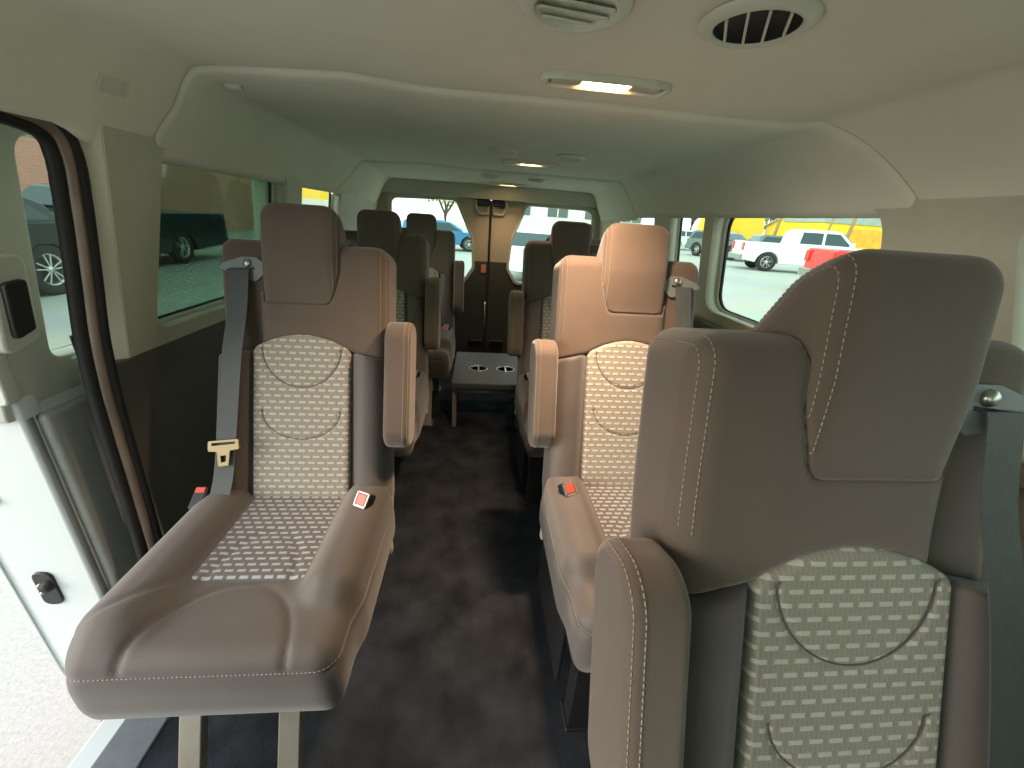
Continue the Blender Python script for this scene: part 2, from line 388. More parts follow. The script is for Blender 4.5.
def f_cush(P):
    a = rbox(P, (-.230, -.425, .285), (.222, .06, .432), .042)
    a = smin(a, rbox(P, (-.222, -.418, .268), (.215, .05, .38), .022), .03)
    a = smin(a, rbox(P, (-.246, -.395, .30), (-.118, .04, .468), .058), .04)
    a = smin(a, rbox(P, (.122, -.31, .27), (.226, .05, .478), .042), .04)
    q = np.sqrt((P[:, 0]/.135)**2+((P[:, 1]+.43)/.165)**2); g = np.where((P[:, 2] > .40), np.abs(q-1)*.12, 9)
    sw = -.125-.125*np.clip((-.25-P[:, 1])/.13, 0, 1)**1.5; g = np.minimum(g, np.where((P[:, 2] > .40) & (P[:, 0] < -.1), np.abs(P[:, 0]-sw)/np.where(P[:, 1] < -.25, 1.5, 1), 9))
    g2 = np.abs(P[:, 2]-.392)+np.where(P[:, 1] < -.2, 0, 9)
    return a+.0045*np.exp(-(g/.006)**2)+.003*np.exp(-(g2/.005)**2)
def f_cinsert(P):
    a = rbox(P, (-.118, -.262, .36), (.120, .03, .440), .012)
    q = np.sqrt((P[:, 0]/.085)**2+((P[:, 1]+.275)/.15)**2); g = np.where(P[:, 1] > -.275, np.abs(q-1)*.09, 9)
    return a+.003*np.exp(-(g/.009)**2)
def f_arm(P, c=.318, hl=.165):
    q = P[:, 1:]-np.array([c, -.012]); h = np.array([hl, .062])-.05
    e = np.abs(q)-h; d2 = np.linalg.norm(np.maximum(e, 0), axis=1)+np.minimum(e.max(1), 0)-.05
    dx = np.abs(P[:, 0]-.249)-.033
    k = .014; ee = np.stack([d2, dx], 1)+k
    return np.linalg.norm(np.maximum(ee, 0), axis=1)+np.minimum(ee.max(1), 0)-k
def plane_path(f, x, centre, a0, a1, n, r=.4):
    pts = []
    for i in range(n):
        a = a0+(a1-a0)*i/(n-1); dr = np.array([0, math.cos(a), math.sin(a)])
        p = snap(f, np.array([x, *centre])+dr*r, -dr); pts.append(p+dr*.0004)
    return pts

SD = {}
def seat_data(name, f, lo, hi, h):
    V, Fc = surface(f, lo, hi, h); SD[name] = (V, Fc, f)
seat_data('headrest', f_hr, (-.11, .40, -.21), (.11, .78, .03), .006)
seat_data('shoulder_cover', f_cover, (-.23, .34, -.18), (.23, .70, .01), .006)
seat_data('backrest', f_back, (-.25, -.17, -.145), (.25, .47, .045), .007)
seat_data('backrest_insert', f_binsert, (-.13, -.08, -.08), (.13, .46, .02), .0045)
seat_data('cushion', f_cush, (-.265, -.45, .24), (.245, .08, .5), .0065)
seat_data('cushion_insert', f_cinsert, (-.13, -.28, .34), (.13, .045, .455), .0045)
f_arm_r = lambda P: f_arm(P, .283, .152)
seat_data('armrest', f_arm, (.205, .12, -.09), (.295, .5, .065), .0045)
seat_data('armrest_r', f_arm_r, (.205, .10, -.09), (.295, .46, .065), .0045)
# stitch lines in field coordinates
ST = {}
ST['headrest'] = [plane_path(f_hr, x, (.60, -.06), math.radians(-60), math.radians(158), 90) for x in (.079, .090)]
ST['shoulder_cover'] = [plane_path(f_cover, x, (.50, -.065), math.radians(-50), math.radians(130), 80) for x in (.196, .207)]
ST['armrest_r'] = [plane_path(f_arm_r, x, (.283, -.012), 0, 2*PI, 140) for x in (.2665, .2775)]
ST['armrest'] = [plane_path(f_arm, x, (.318, -.012), math.radians(0), math.radians(360), 140) for x in (.2665, .2775)]
def nose_path(dz):
    pts = []
    for i in range(120):
        a = math.radians(-205+230*i/119); dr = np.array([math.cos(a), math.sin(a), 0]); p = snap(f_cush, np.array([0, -.18, .392+dz])+dr*.5, -dr); pts.append(p+dr*.0003)
    return [p for p in pts if p[1] < .0]
ST['cushion'] = [nose_path(.006)]
def u_path(cy, ry):
    return [snap(f_binsert, (.098*math.cos(a), cy+ry*math.sin(a), .1), (0, 0, -1))+np.array([0, 0, .0012]) for a in np.linspace(PI, 2*PI, 50)]
ST['backrest_insert'] = [u_path(.405, .10), u_path(.245, .075)]

def seat_meshes(m):
    R = {}
    for k, (V, Fc, f) in SD.items():
        if k.startswith('armrest') and (k == 'armrest_r') != (m < 0): continue
        conv = cush_to_seat if k.startswith('cushion') else back_to_seat
        W = conv(V, m); Q = Fc if m > 0 else Fc[:, ::-1]
        if not k.startswith('cushion'): Q = Q[:, ::-1] if np.linalg.det(np.array([[1, 0, 0], UPV, FWD])) < 0 else Q
        me = mesh_np(k, W, Q)
        if k.endswith('insert'):
            at = me.attributes.new('weave', 'FLOAT_VECTOR', 'POINT'); A = np.zeros_like(V); A[:, 0] = V[:, 0]+.5; A[:, 1] = V[:, 1]+.5
            at.data.foreach_set('vector', A.ravel())
        me.materials.append({'headrest': MT['fabric'], 'shoulder_cover': MT['fabric'], 'armrest': MT['fabric'], 'armrest_r': MT['fabric'], 'backrest': MT['fabric2'], 'cushion': MT['fabric2'], 'backrest_insert': MT['weave'], 'cushion_insert': MT['weave_shaded']}[k])
        R[k] = me
    for k, paths in ST.items():
        conv = cush_to_seat if k.startswith('cushion') else back_to_seat
        for q, pth in enumerate(paths):
            V, Fc = stitches([pth], *((.0046, .0026, .0008) if k != 'backrest_insert' else (.3, .0, .0013)))
            if k == 'backrest_insert': V, Fc = tube_np(pth, .0013, n=5)
            me = mesh_np('stitch', conv(np.array(V), m), Fc); me.materials.append(MT['thread'] if k != 'backrest_insert' else MT['fabric2']); R.setdefault('st_'+k, []).append(me)
    return R

def make_seat(m, pedestal):
    R = seat_meshes(m)
    root = empty('passenger_seat')
    for k in SD:
        if k not in R: continue
        o = link('armrest' if k == 'armrest_r' else k, R[k], None, root)
        for q in R.get('st_'+k, []): link('stitching' if k != 'backrest_insert' else 'sewn_line', q, None, o)
    def B(p): return tuple(back_to_seat(np.array([p], float), m)[0])
    # belt guide on the wall-side shoulder
    gx = -.148; th = .009
    outl = [(gx-.062, .598), (gx-.045, .612), (gx, .628), (gx+.035, .628), (gx+.052, .612), (gx+.05, .588), (gx+.03, .568), (gx+.005, .574), (gx-.03, .588)]
    out2 = rpoly(outl, .012, 4)
    hole = rpoly([(gx-.04, .596), (gx+.028, .604), (gx+.028, .598), (gx-.038, .590)], .002, 2)
    g = plate('belt_guide', out2, [hole], lambda a, b, c: B((a, b, -.023+c)), MT['grey_plastic'], root, th=th)
    lathe('bolt_cap', [(0, .007), (.007, .0065), (.0095, .004), (.0105, 0)], MT['chrome'], g, n=16).matrix_local = Matrix.Translation(B((gx+.012, .613, -.014))) @ Matrix(((1, 0, 0), (0, UPV[1], FWD[1]), (0, UPV[2], FWD[2]))).to_4x4()
    # webbing
    path = [(gx-.004, .598, -.012), (gx-.004, .59, -.004), (gx-.006, .5, .008), (gx-.010, .40, .026), (gx-.014, .30, .032), (gx-.020, .18, .034), (gx-.026, .08, .036), (gx-.034, .01, .046)]
    cp = catmull(path, 6); V = []; Fc = []
    for i, p in enumerate(cp):
        for (du, dv) in ((-.0235, 0), (.0235, 0), (.0235, -.0018), (-.0235, -.0018)): V.append(B((p[0]+du, p[1], p[2]+dv)))
    for i in range(len(cp)-1):
        for k in range(4): Fc.append((i*4+k, i*4+(k+1) % 4, (i+1)*4+(k+1) % 4, (i+1)*4+k))
    Fc += [(3, 2, 1, 0), tuple(len(cp)*4-4+k for k in range(4))]
    belt = link('seat_belt', mesh_np('seat_belt', V, Fc, False), MT['belt'], root)
    tx = gx-.022
    plate('belt_tongue', rpoly([(tx-.036, .168), (tx+.036, .176), (tx+.038, .150), (tx+.016, .146), (tx+.013, .108), (tx-.012, .105), (tx-.015, .142), (tx-.036, .142)], .004, 3),
          [rpoly([(tx-.027, .163), (tx+.028, .169), (tx+.028, .163), (tx-.027, .157)], .001, 1), rpoly([(tx-.006, .132), (tx+.007, .134), (tx+.006, .118), (tx-.005, .116)], .001, 1)],
          lambda a, b, c: B((a, b, .037+c)), MT['brass'], belt, th=.006, bevel=.0008)
    # buckle on the aisle side, at the joint of back and cushion
    bt = Matrix.Translation((m*.182, -.075, .472)) @ Matrix.Rotation(math.radians(-38), 4, 'X') @ Matrix.Rotation(math.radians(m*16), 4, 'Y') @ Matrix.Rotation(math.radians(m*-22), 4, 'Z')
    bk = box('belt_buckle', (-.02, -.014, -.035), (.02, .014, .032), MT['plastic'], root, .005, 3, bt)
    box('release_button', (-.013, -.0165, .002), (.013, -.0125, .028), MT['red'], bk, .0015, 2, bt)
    fb = bmesh.new()
    for lo, hi in (((-.018, -.016, -.004), (.018, -.013, .001)), ((-.018, -.016, .029), (.018, -.013, .0325)), ((-.018, -.016, -.004), (-.0145, -.013, .0325)), ((.0145, -.016, -.004), (.018, -.013, .0325))): add_box(fb, lo, hi, bt)
    obj_bm('button_frame', fb, MT['steel'], bk)
    wb = Matrix.Translation((m*-.226, -.02, .462)) @ Matrix.Rotation(math.radians(-55), 4, 'X')
    b2 = box('belt_buckle', (-.016, -.012, -.04), (.016, .012, .018), MT['plastic'], root, .005, 2, wb)
    box('release_button', (-.011, -.014, .0), (.011, -.011, .014), MT['red'], b2, .001, 2, wb)
    # recline lever
    box('recline_lever', (m*.228-.006, .01, .265), (m*.228+.006, .035, .345), MT['pale'], root, .005, 3, Matrix.Rotation(math.radians(8), 4, 'X'))
    if not pedestal:
        bm = bmesh.new(); add_box(bm, (-.215, -.34, .262), (.205, .02, .285)); add_box(bm, (-.21, -.37, .256), (.20, -.34, .29)); obj_bm('seat_frame', bm, MT['plastic'], root, bevel=.004)
        for sx in (-1, 1):
            for (yt, yb) in ((-.355, -.46), (.0, .05)):
                bm = bmesh.new(); x = m*(.012)+sx*.092; wd = .021
                vs = []
                for (yy, zz) in ((yt, .27), (yb, .006)):
                    for dx, dy in ((-wd, -.012), (wd, -.012), (wd, .012), (-wd, .012)): vs.append(bm.verts.new((x+dx, yy+dy, zz)))
                for q in ((0, 1, 2, 3), (7, 6, 5, 4), (0, 4, 5, 1), (1, 5, 6, 2), (2, 6, 7, 3), (3, 7, 4, 0)): bm.faces.new([vs[i] for i in q])
                add_box(bm, (x-.03, yb-.035, 0), (x+.03, yb+.035, .012))
                obj_bm('leg', bm, MT['steel'], root, bevel=.003)
    else:
        bm = bmesh.new(); add_box(bm, (-.215, -.33, .262), (.205, .02, .285)); add_box(bm, (m*.17-.03, -.37, .2), (m*.17+.03, .06, .275)); obj_bm('seat_frame', bm, MT['plastic'], root, bevel=.004)
        for sx in (-1, 1):
            for (yt) in (-.35, .01):
                bm = bmesh.new(); x = sx*.165
                add_box(bm, (x-.028, yt-.024, 0), (x+.028, yt+.024, .27)); add_box(bm, (x-.034, yt-.035, 0), (x+.034, yt+.035, .012)); obj_bm('leg', bm, MT['plastic'], root, bevel=.004)
        box('side_cover', (m*.207-.008, -.30, .05), (m*.207+.004, .03, .3), MT['plastic'], root, .004, 2)
    return root

recline(.35, .25, 1.012); left_seat = make_seat(1, False)
recline(.36, .20, 1.0); near_seat = make_seat(-1, True)
recline(.35, .25, 1.025); right_seat = make_seat(-1, True)
LROWS = [(-.449, .90), (-.455, 1.77), (-.375, 2.60)]
RROWS = [(.436, .168), (.445, .95), (.435, 1.78), (.66, 2.60)]
LL = ['grey brown passenger seat beside the open sliding door, front seat of the left row', 'second seat from the front in the left row, half hidden by the front seat', 'rearmost seat of the left row, its headrest dark against the back door window']
RL = ['largest seat at the right front edge, only its backrest, headrest and raised armrest in view', 'warm lit seat of the right row directly behind the big foreground seat', 'third seat of the right row, dark backrest and armrest beside the rear platform', 'rearmost right seat, only a strip of its headrest showing in the back door window']
for i, (x, y) in enumerate(LROWS):
    o = left_seat if i == 0 else copy_tree(left_seat); o.location = (x, y, 0); props(o, LL[i], 'seat', 'passenger seats along the aisle')
for i, (x, y) in enumerate(RROWS):
    o = near_seat if i == 0 else right_seat if i == 1 else copy_tree(right_seat); o.location = (x, y, 0); props(o, RL[i], 'seat', 'passenger seats along the aisle')

# ------------------------------------------------------------------ the van body
ST_ = dict(kind='structure')
YF, YR = -1.1, 3.4
def xl(z): return -.84+(max(z, .78)-.78)*.16
def xr(z): return 1.0-(max(z, .78)-.78)*.12
props(box('floor', (-.70, YF, -.04), (1.0, YR, 0), MT['carpet'], bevel=0), **ST_)
props(box('floor_edge', (-.84, .86, -.04), (-.70, YR, 0), MT['carpet'], bevel=0), **ST_)
props(box('trim_1', (-.80, -.45, -.06), (-.70, .86, .004), MT['sill'], bevel=.006), **ST_)     # step sill
props(box('trim_2', (-.86, -.45, -.42), (-.80, .88, -.012), MT['white'], bevel=.008), **ST_)
LWIN = [rpoly([(1.085, .822), (1.84, .822), (1.84, 1.262), (1.165, 1.262)], [.05, .06, .05, .035]), rpoly([(1.985, .85), (2.52, .85), (2.52, 1.265), (1.985, 1.265)], .05)]
LX = lambda a, b, c: (xl(b)-c, a, b)
props(plate('wall_left', rpoly([(.990, .78), (YR, .78), (YR, 1.33), (.996, 1.33)], .004), LWIN, LX, MT['cream'], th=.07), **ST_)
props(box('wall_left_lower', (-.90, .93, -.04), (-.838, YR, .78), MT['dark_trim'], bevel=.006), **ST_)
# rounded pillar return and front part of the left side
props(plate('trim_3', [(0, .78), (1, .78), (1, 1.30), (0, 1.30)], [], lambda a, b, c: (xl(b)+.001-.036*a-.7*c, .992+.006*(b-.78)/.5-.036*a+.7*c, b), MT['return_trim_lit'], th=.02), **ST_)
RWIN = [rpoly([(.90, .845), (1.69, .845), (1.70, 1.248), (.955, 1.248)], [.085, .085, .085, .11]), rpoly([(1.765, .86), (2.10, .86), (2.11, 1.255), (1.77, 1.255)], .05), rpoly([(-.5, .95), (.62, .95), (.655, 1.07), (.70, 1.22), (-.5, 1.22)], .05), rpoly([(2.30, .86), (3.1, .86), (3.1, 1.243), (2.3, 1.243)], .05)]
RX = lambda a, b, c: (xr(b)+c, a, b)
props(plate('wall_right', [(YF+.2, .78), (YR, .78), (YR, 1.33), (YF+.2, 1.33)], RWIN, RX, MT['cream'], th=.07), **ST_)
props(box('wall_right_lower', (.998, YF+.2, -.04), (1.06, YR, .78), MT['dark_trim'], bevel=.006), **ST_)
props(box('trim_4', (.965, YF+.2, .765), (1.0, YR, .805), MT['dark_trim'], bevel=.012, seg=3), **ST_)

def ring(loop, grow=0.0):
    c = np.mean(np.array(loop), 0); return [c+(p-c)*(1+grow) for p in loop]
def window(n, loop, fn, gm, depth, gm_name='glass_pane', fr='pale'):
    r = empty('window_%d' % n, (0, 0, 0)); props(r, **ST_)
    cx = np.mean(np.array(loop), 0)
    plate('window_frame', ring(loop, .012), [ring(loop, -.045)], lambda a, b, c: fn(a, b, depth-.018+c), MT[fr], r, th=.018)
    plate('window_seal', ring(loop, -.04), [ring(loop, -.065)], lambda a, b, c: fn(a, b, depth-.012+c), MT['rubber'], r, th=.01)
    plate('glass_pane', ring(loop, -.05), [], lambda a, b, c: fn(a, b, depth-.008+c), MT[gm], r, th=.004)
    return r
window(1, LWIN[0], LX, 'glass_dark', .065)
window(2, LWIN[1], LX, 'glass_clear', .065)
window(3, RWIN[0], RX, 'glass_clear', .065)
window(4, RWIN[1], RX, 'glass_clear', .065)
window(5, RWIN[2], RX, 'glass_clear', .065)
window(6, RWIN[3], RX, 'glass_clear', .065)

# front of the cabin, behind the camera: dashboard wall with the windscreen opening, front left door
FX = lambda a, b, c: (a, YF+.2-c, b)
WS = rpoly([(-.68, .88), (.88, .88), (.80, 1.25), (-.60, 1.25)], .06)
props(plate('wall_front', [(-.84, 0), (1.0, 0), (1.0, .78), (.945, 1.42), (-.76, 1.42), (-.84, .78)], [WS], FX, MT['dark_trim'], th=.06), **ST_)
window(7, WS, FX, 'glass_clear', .05)
LF = rpoly([(-.85, .86), (-.52, .86), (-.52, 1.22), (-.75, 1.22)], .04)
props(plate('wall_left_front', [(YF+.2, 0), (-.45, 0), (-.45, 1.33), (YF+.2, 1.33)], [LF], LX, MT['cream'], th=.07), **ST_)
window(8, LF, LX, 'glass_clear', .05)

# headliner
def seam1(x):
    return float(np.interp(x, [-.9, -.80, -.76, -.72, -.66, -.6, -.5, -.3, -.12, .1, .3, .64, .78, .84, .88, .92, .95, 1.05], [1.10, 1.11, 1.14, 1.17, 1.15, 1.125, 1.11, 1.085, 1.14, 1.135, 1.13, 1.14, 1.12, 1.07, 1.0, .93, .88, .84]))
def seam2(x):
    return float(np.interp(x, [-.9, -.8, -.72, -.6, -.3, 0, .3, .6, .9, .98, 1.05], [2.35, 2.38, 2.56, 2.6, 2.50, 2.63, 2.64, 2.64, 2.62, 2.55, 2.4]))
def base_z(x, y):
    t = (x-.0875)/.8675; z = 1.425-.006*t*t; t = min(1, abs(t))
    lim = .84
    e = max(0, (t-lim)/(1-lim)); z -= ((.158+.026*min(1, max(0, (y-.925)/.045))) if x < 0 else .196)*e**1.6
    return z
def liner():
    xs = sorted(set(list(np.linspace(-.78, -.5, 30))+list(np.linspace(-.48, .7, 40))+list(np.linspace(.72, .955, 26))))
    rows = []
    for k in np.linspace(0, 1, 90): rows.append(('a', k))
    off = [(-.03, 0), (-.008, 0), (-.0042, .0), (-.003, .014), (.0015, .014), (.003, .0), (.007, -.007), (.014, -.011), (.045, -.012)]
    for o in off: rows.append(('s1', o))
    for k in np.linspace(.05, .95, 14): rows.append(('b', k))
    for o in off: rows.append(('s2', o))
    for k in np.linspace(.1, 1, 10): rows.append(('c', k))
    V = []
    for kind, k in rows:
        for x in xs:
            s1, s2 = seam1(x), seam2(x); edge = float(np.clip((abs(x-.1)-.55)/.35, 0, 1))
            drop1 = .012*(1-.3*edge); e2 = .02
            if kind == 'a': y = YF+(s1-.04-YF)*k; z = base_z(x, y)
            elif kind == 's1': y = s1+k[0]; z = base_z(x, y)+k[1]
            elif kind == 'b': y = s1+.045+(s2-.03-s1-.045)*k; z = base_z(x, y)-.012
            elif kind == 's2': y = s2+k[0]; z = base_z(x, y)-.012+k[1]
            else:
                y = s2+.045+(3.34-s2-.045)*k; z = base_z(x, y)-.024-.022*k
            V.append((x, y, z))
    n = len(xs); Fc = [(i*n+j, (i+1)*n+j, (i+1)*n+j+1, i*n+j+1) for i in range(len(rows)-1) for j in range(n-1)]
    o = link('ceiling', mesh_np('ceiling', V, Fc), MT['liner']); md = o.modifiers.new('thickness', 'SOLIDIFY'); md.thickness = .02; md.offset = -1
    me = o.data
    props(o, **ST_)
liner()
# outer roof skin and rear header
props(box('roof', (-.87, YF, 1.45), (1.07, YR+.08, 1.47), MT['white'], bevel=.01), **ST_)
props(plate('trim_6', rpoly([(-.80, 1.285), (.99, 1.285), (.99, 1.44), (-.80, 1.44)], .01), [], lambda a, b, c: (a, 3.28+c+(1.42-b)*.25, b), MT['cream'], th=.10), **ST_)

# rear doors: split at x=.083
def rear_door(n, side):
    xs = .083
    if side < 0:
        outer = [(-.84, -.02), (xs-.006, -.02), (xs-.006, 1.30), (-.78, 1.30), (-.84, .78)]
        hole = rpoly([(-.70, .66), (-.13, .645), (-.045, .77), (-.055, .99), (-.19, 1.275), (-.685, 1.262)], [.05, .06, .05, .05, .04, .05])
    else:
        outer = [(xs+.006, -.02), (1.0, -.02), (1.0, .78), (.945, 1.30), (xs+.006, 1.30)]
        hole = rpoly([(.31, .665), (.98-.06, .68), (.90, 1.265), (.365, 1.272), (.258, 1.0), (.238, .78)], [.06, .05, .07, .04, .05, .05])
    r = empty('door_%d' % n); props(r, **ST_)
    fn = lambda a, b, c: (a, YR+c, b)
    plate('upper_trim', [p for p in [(outer[0][0] if side < 0 else xs+.006, .80)]] + ([(xs-.006, .80), (xs-.006, 1.30), (-.78, 1.30)] if side < 0 else [(1.0, .80), (.945, 1.30), (xs+.006, 1.30)]),
          [], lambda a, b, c: (a, YR+.04+c, b), MT['white'], r, th=.001) if False else None
    # panel: pale above the waistline, dark below; the waistline meets the window opening
    import copy
    H = [tuple(p) for p in hole]
    plate('door_panel', outer, [hole], fn, MT['door_two_tone'], r, th=.06)
    plate('window_frame', ring(hole, .05), [ring(hole, -.035)], lambda a, b, c: fn(a, b, c-.006), MT['pale'], r, th=.02, bevel=.004)
    plate('glass_pane', ring(hole, .0), [], lambda a, b, c: fn(a, b, .04+c), MT['glass_clear'], r, th=.004)
    # grab recess at the top, with a dark latch housing
    sx = -1 if side < 0 else 1; x0 = xs+sx*.015
    loopo = rpoly([(x0, 1.175), (x0+sx*.085, 1.175), (x0+sx*.125, 1.27), (x0, 1.27)], .02)
    plate('grab_recess', loopo, [ring(loopo, -.3)], lambda a, b, c: fn(a, b, -.02+c), MT['cream'], r, th=.02, bevel=.004)
    box('latch_housing', (min(x0, x0+sx*.09), YR-.03, 1.235), (max(x0, x0+sx*.09), YR+.0, 1.285), MT['plastic'], r, .008)
    # centre seal
    box('door_seal', (xs-.008 if side < 0 else xs+.0015, YR-.012, 0.0), (xs+.001 if side < 0 else xs+.008, YR+.01, 1.28), MT['rubber'], r, .002)
    if side < 0:
        box('reflector', (xs-.063, YR-.008, .735), (xs-.022, YR, .80), MT['red_reflector'], r, .003)
        box('door_handle', (xs-.15, YR-.03, .12), (xs-.03, YR, .17), MT['plastic'], r, .01)
        tube('lift_rod', [(xs-.02, YR-.012, .05), (xs-.02, YR-.012, .50)], .005, MT['chrome'], r)
    else:
        box('door_handle', (xs+.03, YR-.03, .12), (xs+.15, YR, .17), MT['plastic'], r, .01)
    return r
def two_tone():
    m, t, b = new_mat('door_two_tone'); N = t.nodes; L = t.links
    co = N.new('ShaderNodeTexCoord'); sp = N.new('ShaderNodeSeparateXYZ'); L.new(co.outputs['Object'], sp.inputs[0])
    gt = N.new('ShaderNodeMath'); gt.operation = 'GREATER_THAN'; gt.inputs[1].default_value = .825; L.new(sp.outputs['Z'], gt.inputs[0])
    mx = N.new('ShaderNodeMix'); mx.data_type = 'RGBA'; mx.inputs['A'].default_value = (.07, .068, .055, 1); mx.inputs['B'].default_value = (.5, .43, .3, 1)
    L.new(gt.outputs[0], mx.inputs['Factor']); L.new(mx.outputs['Result'], b.inputs['Base Color']); b.inputs['Roughness'].default_value = .55
    return m
MT['door_two_tone'] = two_tone()
rear_door(2, -1); rear_door(3, 1)

# door seal round the sliding door opening
sp_ = catmull([(-.79, -.45, 1.275), (-.79, .3, 1.280), (-.79, .70, 1.280), (-.79, .86, 1.275), (-.795, .93, 1.255), (-.80, .952, 1.21), (-.81, .95, 1.12), (-.818, .930, .98), (-.825, .912, .86), (-.83, .902, .74), (-.834, .898, .60), (-.836, .893, .45), (-.836, .883, .27), (-.83, .86, .12), (-.815, .80, .03)], 8)
r = empty('trim_7'); props(r, **ST_)
def beside(path, o, ox):
    out_ = []
    for k, p in enumerate(path):
        t = path[min(k+1, len(path)-1)]-path[max(k-1, 0)]; n_ = np.array([0, -t[2], t[1]]); n_ /= np.linalg.norm(n_); out_.append(p+n_*o+np.array([ox, 0, 0]))
    return out_
tube('rubber_bead', beside(sp_, -.019, -.014), .013, MT['rubber'], r, n=10)
tube('seal_strip', beside(sp_, -.004, -.003), .0125, MT['bronze'], r, n=10)
tube('rubber_lip', beside(sp_, .010, .006), .0105, MT['rubber'], r, n=10)
# overhead edge of the body above the opening
props(box('trim_8', (-.90, YF, 1.29), (-.80, .98, 1.46), MT['white'], bevel=.01), **ST_)

# sliding door, slid back along the outside
r = empty('door_1'); props(r, **ST_)
def xd(z): return -.925-(0 if z > .75 else 0)+(max(z, .75)-.75)*.10
DX = lambda a, b, c: (xd(b)-.02-c, a, b)
DY0, DY1 = .822, 2.16
dwin = rpoly([(.915, .80), (1.93, .775), (1.93, 1.245), (.955, 1.245)], [.03, .04, .03, .05])
plate('window_frame', rpoly([(DY0-.03, .70), (DY1, .70), (DY1, 1.34), (DY0, 1.34)], [.01, .01, .03, .05]), [dwin], DX, MT['pale'], r, th=.05, bevel=.004)
plate('glass_pane', ring(dwin, .01), [], lambda a, b, c: (xd(b)-.05-c, a, b), MT['glass_mid'], r, th=.004)
box('inner_trim', (-.945, DY0+.012, -.22), (-.912, DY1, .70), MT['door_trim'], r, .012, 3)
tb = bmesh.new(); add_box(tb, (-.917, DY0+.15, -.05), (-.895, DY1-.1, .28)); obj_bm('map_pocket', tb, MT['door_trim'], r, bevel=.02, seg=4)
# white painted shell with its front edge
me_sh = []
prof = [(-.93, 1.33), (-.94, .72), (-.93, .70), (-.93, -.30), (-.97, -.40), (-1.10, -.40), (-1.14, -.1), (-1.15, .4), (-1.13, .75), (-1.02, 1.34)]
V = []; Fc = []
for y in (DY0, DY0+.012, DY1):
    for (x, z) in prof: V.append((x if y != DY0 else x+(.006 if x < -1.0 else -.004), y, z))
n = len(prof)
for k in range(2):
    for j in range(n):
        if k == 1 and j in (0,): continue
        Fc.append((k*n+j, k*n+(j+1) % n, (k+1)*n+(j+1) % n, (k+1)*n+j))
Fc = [f for f in Fc if not (f[0] % n in (8,) and f[0] >= n) and not (f[0] % n == 9 and f[0] >= n)]
sh = link('door_shell', mesh_np('door_shell', V, Fc, False), MT['white'], r)
# front face below the window line
plate('front_edge', rpoly([(-.93, -.30), (-.93, .745), (-1.085, .745), (-1.105, .4), (-1.095, -.1), (-1.06, -.36), (-.965, -.36)], .02), [], lambda a, b, c: (a, DY0-.006+c, b), MT['white'], r, th=.03, bevel=.008)
plate('outer_flange', rpoly([(-1.03, -.38), (-1.08, .745), (-1.13, .745), (-1.152, .4), (-1.142, -.1), (-1.105, -.41), (-.96, -.41), (-.95, -.33)], .02), [], lambda a, b, c: (a, DY0+.012+c, b), MT['white'], r, th=.02, bevel=.006)
plate('front_edge_upper', rpoly([(-.925, .74), (-.885, 1.33), (-.975, 1.33), (-1.10, .74)], .015), [], lambda a, b, c: (a, DY0-.025+c, b), MT['pale'], r, th=.02, bevel=.004)
tube('edge_seal', [(-.935, DY0+.0, -.24), (-.935, DY0+.0, .70)], .009, MT['grey_plastic'], r, up=(0, 1, 0))
lt = rpoly([(-1.015, .18), (-1.015, .285), (-1.06, .285), (-1.06, .18)], .02)
lp = plate('latch_plate', lt, [], lambda a, b, c: (a, DY0-.018+c, b), MT['plastic'], r, th=.014, bevel=.002)
for k in range(3): lathe('contact_pin', [(0, -.008), (.0035, -.008), (.004, 0)], MT['chrome'], lp, n=10, axis='Y', loc=(-1.047, DY0-.019, .225+.012*k))
lathe('guide_bush', [(0, -.014), (.012, -.013), (.015, 0)], MT['rubber'], lp, n=16, axis='Y', loc=(-1.03, DY0-.019, .245))
lathe('bump_stop', [(0, -.012), (.010, -.011), (.014, 0)], MT['rubber'], r, n=16, axis='Y', loc=(-1.06, DY0-.010, .50))
# inner handle bezel and lock knob
hb = plate('handle_bezel', rpoly([(.80, .84), (.875, .86), (.885, 1.03), (.82, 1.03)], .02), [], lambda a, b, c: (xd(b)+.01-c, a, b), MT['pale'], r, th=.03, bevel=.006)
plate('door_handle', rpoly([(.82, .87), (.862, .885), (.868, .985), (.826, .98)], .01), [], lambda a, b, c: (xd(b)+.022-c, a, b), MT['plastic'], r, th=.02, bevel=.003)
tube('lock_knob', [(-.917, .957, .79), (-.909, .948, .845)], .0055, MT['plastic'], r)
lathe('knob_collar', [(0, .004), (.014, .003), (.016, 0)], MT['grey_plastic'], r, n=16, loc=(-.917, .957, .79))
box('window_ledge', (-.955, DY0+.14, .70), (-.90, DY1, .77), MT['pale'], r, .012, 3)

